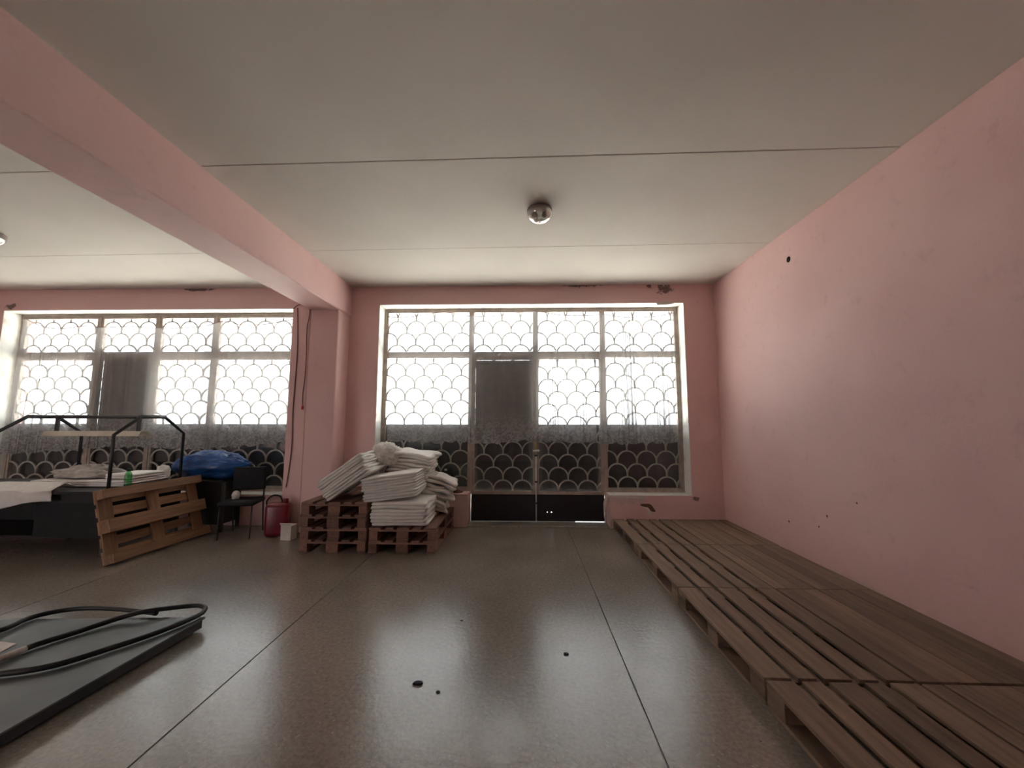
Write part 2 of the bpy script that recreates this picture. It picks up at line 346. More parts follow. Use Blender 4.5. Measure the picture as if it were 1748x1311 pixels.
# chipped plaster below the right-hand sill
def patch(name, px, mat, d):
    pts = [P(u, v, 1, YB-0.0005) for u, v in px]
    MB().prism([tuple(p) for p in pts], (0, -d, 0)).build(name, mat, wb)
patch('bare_patch', [(1092, 861), (1097, 860), (1108, 860), (1112, 862), (1119, 872), (1118, 874), (1112, 873), (1106, 866), (1095, 864)], M_DARKHOLE, 0.002)
patch('filler_patch', [(1096, 865), (1106, 867), (1110, 872), (1113, 876), (1110, 880), (1105, 877), (1106, 871), (1100, 869)], M_CARD, 0.004)
patch('flaked_edge', [(1033, 845), (1068, 846), (1078, 848), (1092, 847), (1110, 849), (1090, 851), (1074, 850), (1050, 849), (1038, 848), (1036, 856), (1033, 870), (1031, 885), (1030, 860)], M_CARD, 0.003)
patch('reveal_chip', [(1120, 517), (1140, 515), (1148, 516), (1150, 518), (1140, 520), (1122, 521)], M_CARD, 0.006)
# hole in the right wall
hc = P(1346, 443, 0, XR-0.001); hb = MB(); ring = []
hb.prism([(XR-0.001, hc.y+0.028*math.cos(t), hc.z+0.032*math.sin(t)) for t in [2*math.pi*k/14 for k in range(14)]], (-0.003, 0, 0))
hb.build('vent_hole', M_BLACK, bpy.data.objects['wall_right'])
for (u, v, r) in ((1412, 881, 0.012), (1347, 890, 0.012), (1398, 899, 0.008), (1463, 859, 0.008)):
    c = P(u, v, 0, XR-0.001)
    MB().prism([(XR-0.001, c.y+r*random.uniform(.6, 1.2)*math.cos(t), c.z+r*random.uniform(.7, 1.6)*math.sin(t)) for t in [2*math.pi*k/8 for k in range(8)]], (-0.002, 0, 0)).build('paint_chip', M_DARKHOLE, bpy.data.objects['wall_right'])
# column, pier and beam
BX0, BX1, BZ = -3.14, -2.695, 3.19
struct(MB().box(BX0, BX1, YF, YB, BZ, H+0.02).build('trim_6', M_PINK, bevel=0.012))
b = MB(); b.box(BX0, -2.715, 5.50, YB, 0, BZ+0.03); b.box(-3.415, BX0, 5.505, YB, 0, 3.26)
struct(b.build('wall_column', M_PINKB, bevel=0.012))

# ------------------------------------------------------------------ ground outside, added for the daylight it sends in
struct(MB().box(-30, 25, 6.33, 40, -0.15, -0.02).build('floor_added_yard', M_YARD))  # pale yard added to throw sunlight up to the ceiling
struct(MB().box(-30, 25, -30, YF-0.31, -0.15, -0.02).build('floor_added_lane', M_ASPHALT))  # unseen lane added outside the rear opening, dark to limit its bounce

# ------------------------------------------------------------------ windows and door
PITCH_A, ROW, AH = 0.30, 0.197, 0.205
ARCH_CACHE = {}
def arch_mesh(cx, base, x0, x1, z0, z1):
    a = PITCH_A/2; pts = []
    leg = AH-a
    for k in range(3): pts.append((-a+0.004*0, leg*k/3))
    for k in range(15):
        t = math.pi*(1-k/14); pts.append((a*math.cos(t), leg+a*math.sin(t)))
    for k in range(2, -1, -1): pts.append((a, leg*k/3))
    # dense resample then clip to the panel
    runs = []; cur = []
    for i in range(len(pts)-1):
        for s in range(3):
            q = s/3; x = pts[i][0]*(1-q)+pts[i+1][0]*q; z = pts[i][1]*(1-q)+pts[i+1][1]*q
            ok = x0-1e-4 <= cx+x <= x1+1e-4 and z0 <= base+z <= z1
            if ok: cur.append((x, z))
            else:
                if len(cur) > 3: runs.append(cur)
                cur = []
    if len(cur) > 3: runs.append(cur)
    if not runs: return None
    runs = [r[::4] + ([r[-1]] if (len(r)-1) % 4 else []) for r in runs]
    key = tuple((round(x, 3), round(z, 3)) for r in runs for x, z in r)
    if key in ARCH_CACHE: return ARCH_CACHE[key]
    b = MB(); w, d = 0.011, 0.008
    for r in runs:
        base_i = len(b.v); m = len(r)
        for i, (x, z) in enumerate(r):
            t = Vector((r[min(i+1, m-1)][0]-r[max(i-1, 0)][0], 0, r[min(i+1, m-1)][1]-r[max(i-1, 0)][1])).normalized(); nn = Vector((-t.z, 0, t.x))
            for (sn, sy) in ((1, -1), (1, 1), (-1, 1), (-1, -1)): b.v.append((x+nn.x*w*sn, d*sy, z+nn.z*w*sn))
        for i in range(m-1):
            for k in range(4):
                p = base_i+i*4+k; q = base_i+i*4+(k+1) % 4; b.f.append((p, q, q+4, p+4)); b.sm.append(0)
        b.f.append((base_i+3, base_i+2, base_i+1, base_i)); e = base_i+(m-1)*4; b.f.append((e, e+1, e+2, e+3)); b.sm += [0, 0]
    me = b.mesh('grille_arch'); me.materials.append(M_GRILLE); ARCH_CACHE[key] = me; return me
def frame_bars(x0, x1, z0, z1, y0, y1, w, bottom=None):
    b = MB(); wb_ = bottom or w
    b.box(x0, x0+w, y0, y1, z0, z1); b.box(x1-w, x1, y0, y1, z0, z1); b.box(x0+w, x1-w, y0, y1, z1-w, z1); b.box(x0+w, x1-w, y0, y1, z0, z0+wb_)
    return b
def panel(parent, x0, x1, z0, z1, name, w=0.035, phase=0, pane_mat=None, up=0.035):
    p = frame_bars(x0, x1, z0, z1, YW-0.03, YW+0.03, w).build(name, M_FRAME, parent)
    xi0, xi1, zi0, zi1 = x0+w, x1-w, z0+w, z1-w
    MB().box(xi0, xi1, YW+0.012, YW+0.016, zi0, zi1).build('pane', pane_mat or M_GLASS, p)
    nrow = int((zi1-zi0)/ROW)+2
    for i in range(-1, nrow):
        base = zi0 - up + i*ROW; odd = (i+phase) % 2
        c = xi0 + (0 if odd else PITCH_A/2)
        while c < xi1+PITCH_A/2:
            me = arch_mesh(c, base, xi0, xi1, zi0, zi1)
            if me is not None:
                o = bpy.data.objects.new('grille_arch', me); C.objects.link(o); o.parent = p; o.location = (c, YW-0.012, base)
            c += PITCH_A
    return p
TR = 2.62
# left window: four lights over four lights
w1 = empty('window_1', (-5.9, YW, W1[2])); struct(w1)
def keep(o, root): o.location = Vector(o.location) - root.location
fr = frame_bars(W1[0]+.008, W1[1]-.008, W1[2]+.012, W1[3]-.008, YW-0.04, YW+0.04, 0.04)
cols1 = [-8.347, -7.03, -6.03, -5.05, -3.548]
for x in cols1[1:-1]: fr.box(x-0.022, x+0.022, YW-0.04, YW+0.04, W1[2]+.05, W1[3]-.05)
fr.box(W1[0]+.04, W1[1]-.04, YW-0.038, YW+0.038, TR-0.035, TR+0.035)
kids = [fr.build('outer_frame', M_FRAME, w1)]
for i in range(4):
    a, c = cols1[i]+(0.022 if i else 0), cols1[i+1]-(0.022 if i < 3 else 0)
    kids.append(panel(w1, a, c, W1[2]+.055, TR-0.035, 'casement')); kids.append(panel(w1, a, c, TR+0.035, W1[3]-.05, 'fanlight', up=0.09))
def sheet(parent, x0, x1, z0=0.470, z1=1.51, name='cover_sheet', mat=None, gap=False):
    b = MB(); n = max(1, int((x1-x0)/0.075)); pts = []; rs = random.Random(int(x0*100)); zb = z0
    for i in range(n+1):
        x = x0+(x1-x0)*i/n; pts.append((x, 6.205+(0.006 if i % 2 else 0)))
    for i in range(n):
        (xa, ya), (xb, yb) = pts[i], pts[i+1]; k = len(b.v); z0 = zb + (0.010 if gap and rs.random() < 0.35 else 0)
        b.v += [(xa, ya, z0), (xb, yb, z0), (xb, yb, z1), (xa, ya, z1), (xa, ya+.003, z0), (xb, yb+.003, z0), (xb, yb+.003, z1), (xa, ya+.003, z1)]
        b.f += [(k, k+1, k+2, k+3), (k+5, k+4, k+7, k+6), (k+3, k+2, k+6, k+7), (k, k+4, k+5, k+1)]; b.sm += [0]*4
    return b.build(name, mat or M_SHEET, parent)
kids.append(sheet(w1, W1[0]+.02, W1[1]-.02)); kids[-1]['label'] = 'dark sheet closing the lower part of the window'
kids.append(MB().box(-6.99, -6.05, 6.19, 6.20, 1.50, TR-0.03).build('dark_board', M_DARKPANE, w1))
for o in kids: keep(o, w1)
# right window: fixed lights either side of a double door
w2 = empty('window_2', (-1.5, YW, W2[2])); struct(w2)
w3 = empty('window_3', (1.9, YW, W2[2])); struct(w3)
MX0, MX1, MEET = -0.81, 1.25, 0.20
kids2 = [frame_bars(W2[0]+.008, MX0, W2[2]+.012, W2[3]-.008, YW-0.04, YW+0.04, 0.04).build('outer_frame', M_FRAME, w2)]
kids2.append(MB().box(W2[0]+.04, MX0-.04, YW-0.038, YW+0.038, TR-0.03, TR+0.03).build('transom', M_FRAME, w2))
kids2.append(panel(w2, W2[0]+.048, MX0-.04, W2[2]+.052, TR-0.03, 'casement', w=0.02, phase=1)); kids2.append(panel(w2, W2[0]+.048, MX0-.04, TR+0.03, W2[3]-.048, 'fanlight', w=0.02, up=0.09))
kids2.append(sheet(w2, W2[0]+.01, MX0))
for o in kids2: keep(o, w2)
kids3 = [frame_bars(MX1, W2[1]-.008, W2[2]+.012, W2[3]-.008, YW-0.04, YW+0.04, 0.04).build('outer_frame', M_FRAME, w3)]
kids3.append(MB().box(MX1+.04, W2[1]-.048, YW-0.038, YW+0.038, TR-0.03, TR+0.03).build('transom', M_FRAME, w3))
kids3.append(panel(w3, MX1+.04, W2[1]-.048, W2[2]+.052, TR-0.03, 'casement', w=0.02, phase=1)); kids3.append(panel(w3, MX1+.04, W2[1]-.048, TR+0.03, W2[3]-.048, 'fanlight', w=0.02, up=0.09))
kids3.append(sheet(w3, MX1, W2[1]-.01))
for o in kids3: keep(o, w3)
d1 = empty('door_1', (MEET, YW, 0.028)); struct(d1)
kd = []
b = MB(); b.box(MX0+.001, MX1-.001, YW-0.038, YW+0.038, TR-0.03, TR+0.03); b.box(MX0+.001, MX1-.001, YW-0.04, YW+0.04, W2[3]-.05, W2[3]-.008)
b.box(MEET-.02, MEET+.02, YW-0.038, YW+0.038, TR+.03, W2[3]-.05)
b.box(DOOR[0]+.003, MX0-.001, YW-0.03, YW+0.03, 0.028, W2[2]+.011); b.box(MX1+.001, DOOR[1]-.002, YW-0.03, YW+0.03, 0.028, W2[2]+.011)
kd.append(b.build('door_frame', M_FRAME, d1))
kd.append(panel(d1, MX0+.001, MEET-.02, TR+0.03, W2[3]-.05, 'fanlight', w=0.02, up=0.09)); kd.append(panel(d1, MEET+.02, MX1-.001, TR+0.03, W2[3]-.05, 'fanlight', w=0.02, up=0.09))
for (a, c, pm) in ((MX0+.0012, MEET-.001, 0), (MEET+.001, MX1-.0012, 1)):
    lf = panel(d1, a, c, 0.437, TR-0.033, 'door_leaf', w=0.045, phase=0); kd.append(lf)
    # lower kick panel, two small holes punched in the right leaf
    b = MB(); xs = [a, c]; zs = [0.052, 0.436]
    if pm:
        xs = [a, 0.365, 0.378, 0.425, 0.445, c]; zs = [0.034, 0.160, 0.174, 0.436]
    for i in range(len(xs)-1):
        for j in range(len(zs)-1):
            if pm and j == 1 and i in (1, 3): continue
            b.box(xs[i], xs[i+1], YW-0.004, YW+0.004, zs[j], zs[j+1])
    if pm: b.box(a, 0.80, YW-0.004, YW+0.004, 0.029, 0.034)
    if not pm: b.box(a, c, YW-0.004, YW+0.004, 0.029, 0.052)
    b.build('kick_panel', M_BLACKPANEL, lf)
    sheet(lf, a+.03, c-.03, 0.461, 1.51, gap=True)
    if not pm: MB().box(a+.045, c-.045, 6.185, 6.195, 1.50, TR-0.08).build('dark_board', M_DARKPANE, lf)
rod = MB().tube([(MEET, YW-0.052, 0.045), (MEET, YW-0.052, 1.12)], 0.011, 10).build('bolt_rod', M_STEEL, d1); kd.append(rod)
b = MB()
for z in (0.30, 0.62, 1.02): b.box(MEET-.022, MEET+.022, YW-0.068, YW-0.034, z, z+0.025)
kd.append(b.build('bolt_keeper', M_DKSTEEL, d1))
b = MB(); b.box(MEET-.035, MEET+.03, YW-0.06, YW-0.032, 1.05, 1.34); kd.append(b.build('lock_plate', M_FRAME, d1, bevel=.004))
kd.append(MB().tube([(MEET-.008, YW-0.06, 1.30), (MEET-.008, YW-0.095, 1.29), (MEET-.006, YW-0.10, 1.14)], 0.014, 10).build('door_handle', M_BRASS, d1))
kd.append(MB().tube([(MEET-.05, YW-0.075, 1.10), (MEET+.055, YW-0.075, 1.105)], 0.016, 8).build('latch', M_STEEL, d1))
for o in kd: keep(o, d1)

# ------------------------------------------------------------------ curtains and their wires
def lerp_pts(pts, x):
    for (a, b) in zip(pts, pts[1:]):
        if x <= b[0]: return a[1]+(b[1]-a[1])*max(0, min(1, (x-a[0])/(b[0]-a[0])))
    return pts[-1][1]
YC = 6.03
def wire(px, label, y):
    pts = [P(u, v, 1, y) for u, v in px]
    o = MB().tube(spline(pts, 6), 0.006, 6).build('curtain_wire', M_WIRE); tag(o, label, 'curtain wire'); return [(p.x, p.z) for p in pts]
wp2 = wire([(661, 541), (700, 541), (757, 533), (805, 540), (850, 539), (909, 531), (960, 538), (1016, 538), (1024, 536), (1060, 541), (1090, 542), (1120, 540), (1155, 533)], 'sagging curtain wire across the window with the double door', YC)
wp1 = wire([(45, 545), (70, 556), (100, 561), (150, 556), (175, 559), (230, 557), (262, 561), (310, 560), (352, 556), (378, 549), (388, 550), (420, 555), (455, 553), (500, 545)], 'sagging curtain wire across the window behind the worktable', YC)
def curtain(x0, x1, hem, pleats, amp, over, wp, label, seed, lean=0.0, yo=0.0, gather=(), nu=None):
    rnd = random.Random(seed); nu = nu or max(60, int(pleats*14)); nv = 14; v = []; f = []
    ph = [rnd.uniform(0, 6.28) for _ in range(4)]
    for j in range(nv+1):
        t = j/nv
        for i in range(nu+1):
            u = i/nu
            x = x0+(x1-x0)*u
            a = 2*math.pi*pleats*u + 1.4*math.sin(2*math.pi*1.7*u+ph[0]) + 0.8*math.sin(2*math.pi*4.3*u+ph[1])
            w = 0.55+0.45*math.sin(2*math.pi*2.3*u+ph[2])
            fx = over*math.sin(2*a)*w*(0.6+0.4*t); fy = amp*math.sin(a)*w*(0.5+0.5*t) + 0.012*math.sin(2*math.pi*1.3*u+ph[3])*t
            for (gx, gw, gs) in gather:      # cloth drawn together around gx
                dx = x-gx; fx -= dx*gs*math.exp(-(dx/gw)**2)*math.sin(math.pi*min(1, t*1.3))
            xx = x+fx+lean*t*(1-u); zt = lerp_pts(wp, x)
            zb = hem(u) + 0.008*math.sin(a*1.5) + 0.012*math.sin(40*u)
            v.append((xx, YC+yo+fy, zt+(zb-zt)*t))
    for j in range(nv):
        for i in range(nu):
            a = j*(nu+1)+i; f.append((a, a+1, a+nu+2, a+nu+1))
    me = bpy.data.meshes.new('lace_curtain'); me.from_pydata(v, [], f); me.polygons.foreach_set('use_smooth', [True]*len(f))
    return tag(link_mesh('lace_curtain', me, M_LACE), label, 'curtain', 'lace curtains')
curtain(-2.13, -0.78, lambda u: 1.235+0.012*math.sin(9*u), 4, 0.012, 0.012, wp2, 'flat white lace curtain over the fixed light left of the double door', 1, gather=((-1.45, 0.12, 0.35),))
curtain(-0.84, 0.20, lambda u: 1.215+0.10*max(0, u-.35), 5, 0.012, 0.012, wp2, 'white lace curtain over the door leaf with the dark board', 2, yo=-0.03)
curtain(0.10, 1.13, lambda u: 1.25-0.02*u, 11, 0.025, 0.022, wp2, 'softly pleated white lace curtain over the clear door leaf', 3)
curtain(1.18, 2.36, lambda u: 1.22+0.02*u, 17, 0.032, 0.026, wp2, 'densely pleated white lace curtain beside the right pink wall', 4, yo=-0.03)
curtain(-8.25, -6.25, lambda u: 1.02+0.14*u, 13, 0.03, 0.03, wp1, 'rumpled lace curtain hanging at the far end of the worktable window', 5, lean=-0.12)
curtain(-6.38, -5.0, lambda u: 1.13+0.02*math.sin(6*u), 5, 0.014, 0.012, wp1, 'nearly flat lace curtain behind the hanging lamp', 6, yo=-0.03)
curtain(-5.12, -3.56, lambda u: 1.13+0.12*u*u, 10, 0.02, 0.02, wp1, 'lace curtain with slanting drag folds beside the column', 7, lean=-0.15)

# ------------------------------------------------------------------ pallets (0.8 x 1.2 x 0.144 m)
def plank_mesh(name, sx, sy, sz, mat, seed=0):
    bm = bmesh.new(); bmesh.ops.create_cube(bm, size=1.0); bmesh.ops.scale(bm, vec=(sx, sy, sz), verts=bm.verts)
    rnd = random.Random(seed)
    for v in bm.verts: v.co += Vector((rnd.uniform(-.003, .003), rnd.uniform(-.002, .002), rnd.uniform(-.0008, .0008)))
    bmesh.ops.bevel(bm, geom=list(bm.edges), offset=0.002, segments=1, affect='EDGES')
    me = bpy.data.meshes.new(name); bm.to_mesh(me); bm.free(); me.materials.append(mat); return me
PM = {}
def pm(name, sx, sy, sz, mat, var=0):
    k = (name, sx, sy, sz, mat.name, var)
    if k not in PM: PM[k] = plank_mesh(name, sx, sy, sz, mat, hash((sx, sy, var)) % 1000)
    return PM[k]
def pallet(label, group, loc, rot=(0, 0, 0), mat=M_WOOD, tight=False, seed=0):
    """local x along the 1.2 m boards, y across 0.8 m, z up from the floor"""
    rnd = random.Random(seed); r = empty('pallet', loc, rot); tag(r, label, 'pallet', group)
    def put(nm, me, x, y, z, wob=True, flip=False):
        o = link_mesh(nm, me, None, r, (x, y, z))
        o.rotation_euler = (0, 0, (math.pi if rnd.random() < .5 else 0) + (math.pi/2 if flip else 0) + (rnd.uniform(-.004, .004) if wob else 0))
    if tight: tops = [(-0.4+0.0575+k*0.1142, 0.110) for k in range(7)]
    else: tops = [(-0.3275, 0.145), (-0.164, 0.100), (0.0, 0.145), (0.164, 0.100), (0.3275, 0.145)]
    for k, (y, w) in enumerate(tops): put('top_board', pm('top_board', 1.2, w, 0.022, mat, rnd.randint(0, 2)), 0, y+rnd.uniform(-.004, .004), 0.133)
    for x in (-0.5275, 0, 0.5275): put('cross_board', pm('cross_board', 0.8, 0.145, 0.022, mat), x, 0, 0.111, flip=True)
    for x in (-0.5275, 0, 0.5275):
        for y, w in ((-0.35, 0.1), (0, 0.145), (0.35, 0.1)): put('block', pm('block', 0.145, w, 0.078, mat), x, y, 0.061, False)
    for y, w in ((-0.35, 0.1), (0, 0.145), (0.35, 0.1)): put('bottom_board', pm('bottom_board', 1.2, w, 0.022, mat), 0, y, 0.011, False)
    return r
PX = 1.318; PY0 = 2.305; PS = 0.98
rows = ['against the back wall beside the doorway', 'second from the back wall', 'third from the back wall', 'farthest from the back wall']
for i in range(4):
    yc = PY0 + 1.186*(2-i) + 0.593 - (0.012 if i == 3 else 0)
    pallet('open-gapped pallet of the outer row, ' + rows[i], 'pallets laid on the floor', (PX+0.4, yc, 0), (0, 0, math.pi/2+(0.002, -0.002, 0.002, 0.0)[i]), seed=i).scale.x = PS
    pallet('close-boarded pallet along the pink wall, ' + rows[i], 'pallets laid on the floor', (PX+1.212, yc-0.006, 0), (0, 0, math.pi/2), tight=True, seed=10+i).scale.x = PS
SY = 5.27
lv = ['bottom', 'second', 'third', 'top']
for k in range(4):
    pallet('reddish wooden pallet, %s of the four-high stack beside the column' % (lv[k] if k in (0, 3) else lv[k] + ' up'), 'stacked pallets under the white fabric', (-2.272+(0, .006, -.004, .003)[k], SY+0.03, 0.146*k), (0, 0, math.pi/2+(0, .004, -.003, .002)[k]), M_WOODR, seed=20+k)
for k in range(2):
    pallet('reddish wooden pallet, %s of the two-high stack next to the doorway' % ('lower' if k == 0 else 'upper'), 'stacked pallets under the white fabric', (-1.435+(0, .004)[k], SY+0.03, 0.146*k), (0, 0, math.pi/2), M_WOODR, seed=30+k)
# pallet standing on its long edge, underside out, leaning on the worktable
LEAN = math.radians(16)
ax = Vector((0.075, 1.2, 0)).normalized(); upv = Vector((-math.sin(LEAN), 0, math.cos(LEAN))); upv = (upv-ax*upv.dot(ax)).normalized(); nrm = ax.cross(upv)
near = Vector((-4.375, 4.19, 0.0)); mid = near + ax*0.6 + upv*0.4 - nrm*0.0
R3 = Matrix((ax, -upv, -nrm)).transposed()
lp = pallet('orange-brown wooden pallet standing on its long edge against the worktable', 'single upright pallet', (0, 0, 0), mat=M_WOODO, seed=41)
del lp['group']
lp.matrix_world = Matrix.Translation(mid + Vector((0, 0, 0.035))) @ R3.to_4x4()
PALLET_N = nrm

# ------------------------------------------------------------------ folded fabric bundles
def layer_mesh(w, d, t, seed, wav=0.012, droop=0.0, nx=14, ny=8, bulge=0.012):
    rnd = random.Random(seed); off = Vector((rnd.uniform(0, 50), rnd.uniform(0, 50), rnd.uniform(0, 50)))
    b = MB()
    def nz(x, y, k): return noise.noise(Vector((x*4, y*4, k*3.1))+off)
    prof = [(0.0, 0.0), (0.5, -1.0), (1.0, 0.0)]
    ring = []
    # closed loop of rows: bottom sheet then top sheet, with rounded rim
    def pt(u, v, s, e):
        x = (u-.5)*w; y = (v-.5)*d
        x += nz(x*.4, y, 1)*wav*2; y += nz(x, y*.4, 2)*wav*2
        z = nz(x, y, 3)*wav + s*t/2 - droop*max(0, abs(u-.5)*2-.6)**2
        return (x, y, z)
    idx = {}
    for s in (-1, 1):
        for j in range(ny+1):
            for i in range(nx+1):
                idx[(s, i, j)] = len(b.v); b.v.append(pt(i/nx, j/ny, s, 0))
    rim = [(i, 0) for i in range(nx)] + [(nx, j) for j in range(ny)] + [(i, ny) for i in range(nx, 0, -1)] + [(0, j) for j in range(ny, 0, -1)]
    mid = []
    for (i, j) in rim:
        a = Vector(b.v[idx[(-1, i, j)]]); c = Vector(b.v[idx[(1, i, j)]]); m = (a+c)/2; o = Vector((m.x/(w/2) if abs(i/nx-.5) > .49 else 0, m.y/(d/2) if abs(j/ny-.5) > .49 else 0, 0))
        m += o.normalized()*bulge*(0.6+0.8*rnd.random()) if o.length > 0 else Vector()
        mid.append(len(b.v)); b.v.append(tuple(m))
    for j in range(ny):
        for i in range(nx):
            b.f.append((idx[(1, i, j)], idx[(1, i+1, j)], idx[(1, i+1, j+1)], idx[(1, i, j+1)])); b.f.append((idx[(-1, i, j+1)], idx[(-1, i+1, j+1)], idx[(-1, i+1, j)], idx[(-1, i, j)])); b.sm += [1, 1]
    k = len(rim)
    for q in range(k):
        a, c = rim[q], rim[(q+1) % k]
        b.f.append((idx[(-1, *a)], idx[(-1, *c)], mid[(q+1) % k], mid[q])); b.f.append((mid[q], mid[(q+1) % k], idx[(1, *c)], idx[(1, *a)])); b.sm += [1, 1]
    return b
def bundle(label, loc, rot, w, d, h, n, seed, wav=0.012, droop=0.0, mat=M_CLOTH, jit=0.012, grp='white fabric bundles on the pallets', name='fabric_bundle', shear=(0, 0)):
    rnd = random.Random(seed); r = empty(name, loc, rot); tag(r, label, 'fabric', grp)
    t = h/n
    for k in range(n):
        o = layer_mesh(w*rnd.uniform(.96, 1.02), d*rnd.uniform(.96, 1.02), t*0.92, seed*31+k, wav*(0.55+0.45*k/n), droop).build('fabric_layer', mat, r)
        o.location = (rnd.uniform(-jit, jit)+shear[0]*k/n, rnd.uniform(-jit, jit)+shear[1]*k/n, t*(k+.5)); o.rotation_euler = (0, 0, rnd.uniform(-.03, .03))
    return r
bundle('white folded fabric stack lying flat at the front of the two-high pallets', (-1.50, 5.02, 0.305), (0, 0, 0.03), 0.66, 0.60, 0.27, 7, 101, 0.014, jit=0.012)
bundle('crisp white fabric stack tilted slightly, resting on the flat stack', (-1.62, 5.04, 0.605), (0, -0.13, 0.03), 0.65, 0.56, 0.29, 9, 102, 0.007, jit=0.008)
bundle('white fabric stack leaning steeply on the four-high pallets', (-2.12, 5.02, 0.760), (0, -0.62, 0.05), 0.60, 0.60, 0.27, 8, 103, 0.010, jit=0.015)
bundle('loose white fabric folds drooping behind the tilted stack', (-1.56, 5.54, 0.82), (0.05, 0.12, -0.12), 0.54, 0.42, 0.32, 7, 104, 0.04, 0.08, jit=0.03)
bundle('untidy white fabric folds sliding off towards the bottle', (-1.27, 5.54, 0.375), (0.0, 0.30, 0.1), 0.38, 0.42, 0.42, 9, 105, 0.05, 0.08, jit=0.03)
# crumpled roll on top
def blob(name, label, cat, loc, rad, mat, seed, amp=0.12, freq=3.0, crease=0.03, grp=None, n=36, m=22, rot=(0, 0, 0), flat=0.0, squash=None):
    off = Vector((seed*3.7, seed*1.3, seed*2.1)); b = MB()
    for j in range(m+1):
        ph = math.pi*j/m
        for i in range(n):
            th = 2*math.pi*i/n; d = Vector((math.sin(ph)*math.cos(th), math.sin(ph)*math.sin(th), -math.cos(ph)))
            k = 1+amp*noise.noise(d*freq*.6+off)+crease*2*(0.5-abs(noise.noise(d*freq*2.2+off*2)))+crease*noise.noise(d*freq*5+off)
            p = Vector((d.x*rad[0], d.y*rad[1], d.z*rad[2]))*k
            if squash: p = squash(p)
            p.z = max(p.z, -rad[2]*(1-flat))
            b.v.append(tuple(p))
    for j in range(m):
        for i in range(n):
            a = j*n+i; c = j*n+(i+1) % n; b.f.append((a, c, c+n, a+n)); b.sm.append(1)
    o = b.build(name, mat, None); o.location = loc; o.rotation_euler = rot
    return tag(o, label, cat, grp)
blob('fabric_roll', 'crumpled white fabric roll on top of the pile', 'fabric', (-1.93, 5.46, 1.07), (0.20, 0.22, 0.17), M_CLOTH, 5, 0.20, 3.5, 0.11, n=90, m=56, flat=0.3)

# ------------------------------------------------------------------ worktable with overhead frame
tb = empty('worktable', (-5.6, 4.95, 0)); tag(tb, 'dark worktable with a bent steel tube frame above, under the left window', 'table')
def part(b, name, mat, parent, bevel=0.0):
    o = b.build(name, mat, parent, bevel=bevel); keep(o, parent); return o
TZ = 0.735; X0, X1, Y0, Y1 = -7.95, -4.77, 4.42, 5.42
part(MB().box(X0, X1, Y0, Y1, TZ-0.035, TZ), 'tabletop', M_TABLE, tb, 0.004)
b = MB(); b.box(X0+.06, X1-.06, Y0+.06, Y0+.08, TZ-.14, TZ-.035); b.box(X0+.06, X1-.06, Y1-.08, Y1-.06, 0.10, TZ-.035); part(b, 'apron', M_TABLE, tb)  # low back board here and end panel below added to darken the underside
part(MB().box(X0+.06, X1-.06, Y0+.2, Y1-.08, 0.16, 0.185), 'lower_shelf', M_TABLE, tb)
part(MB().box(X1-.085, X1-.065, Y0+.1, Y1-.1, 0.19, TZ-.04), 'end_panel', M_TABLE, tb)
part(MB().box(-5.75, X1-.09, Y0+.10, Y1-.09, 0.19, TZ-.036), 'cabinet_body', M_BLACK, tb, 0.004)  # assumed cabinet, a black block added to keep the space underneath dark
for x in (X0+.04, -6.3, X1-.04):
    for y in (Y0+.04, Y1-.04): part(MB().box(x-.022, x+.022, y-.022, y+.022, 0, TZ-.035), 'leg', M_DKSTEEL, tb)
HT = 1.605
def hoop(x):
    ya, yb, c = Y0+0.03, Y1-0.03, 0.31
    return MB().tube([(x, ya, TZ), (x, ya, HT-0.22), (x, ya+c, HT), (x, yb-c, HT), (x, yb, HT-0.22), (x, yb, TZ)], 0.024, 4)
part(hoop(X1-0.04), 'tube_hoop', M_DKSTEEL, tb); part(hoop(-6.30), 'tube_hoop', M_DKSTEEL, tb)
part(MB().tube([(-6.30, 5.0, HT), (X1-0.04, 5.0, HT)], 0.022, 4), 'tube_rail', M_DKSTEEL, tb)
lm = empty('strip_lamp', (-5.62, 4.98, 1.36)); tag(lm, 'long cream strip lamp hanging from the tube frame over the worktable', 'lamp')
b = MB(); ly = 4.98
prof = [(-0.075, -0.03), (-0.08, -0.035), (-0.05, 0.028), (0.05, 0.028), (0.08, -0.035), (0.075, -0.03), (0.047, 0.022), (-0.047, 0.022)]
b.prism([(-6.28, ly+y, 1.39+z) for y, z in prof], (1.31, 0, 0)); part(b, 'reflector', M_LAMPW, lm)
part(MB().tube([(-6.22, ly, 1.385), (-5.03, ly, 1.385)], 0.016, 10), 'lamp_tube', M_BULB, lm)
for x in (-6.17, -5.06): part(MB().box(x-.02, x+.02, ly-.012, ly+.012, 1.415, HT), 'hanger', M_DKSTEEL, lm)
# things on the table
bundle('flat stack of white sheets along the worktable', (-5.50, 5.00, TZ+0.006), (0, 0, 0.015), 1.20, 0.56, 0.075, 3, 201, 0.006, 0.0, grp='white sheets on the worktable')
bundle('white folded sheets at the pallet end of the worktable', (-5.07, 5.02, TZ+0.09), (0, 0, 0.0), 0.36, 0.40, 0.06, 2, 202, 0.008, 0.0, grp='white sheets on the worktable')
blob('wrapping_film', 'crumpled greyish wrapping film lying on the white sheets', 'wrapping', (-5.68, 4.98, TZ+0.138), (0.36, 0.17, 0.10), M_CLOTHG, 9, 0.35, 4.0, 0.13, n=60, m=30, flat=0.55)
blob('cloth_bundle', 'small knotted white bag beside the blue bag', 'bag', (-5.03, 5.362, TZ+0.088), (0.09, 0.05, 0.11), M_CLOTH, 12, 0.3, 3.0, 0.1, n=32, m=18, flat=0.3)
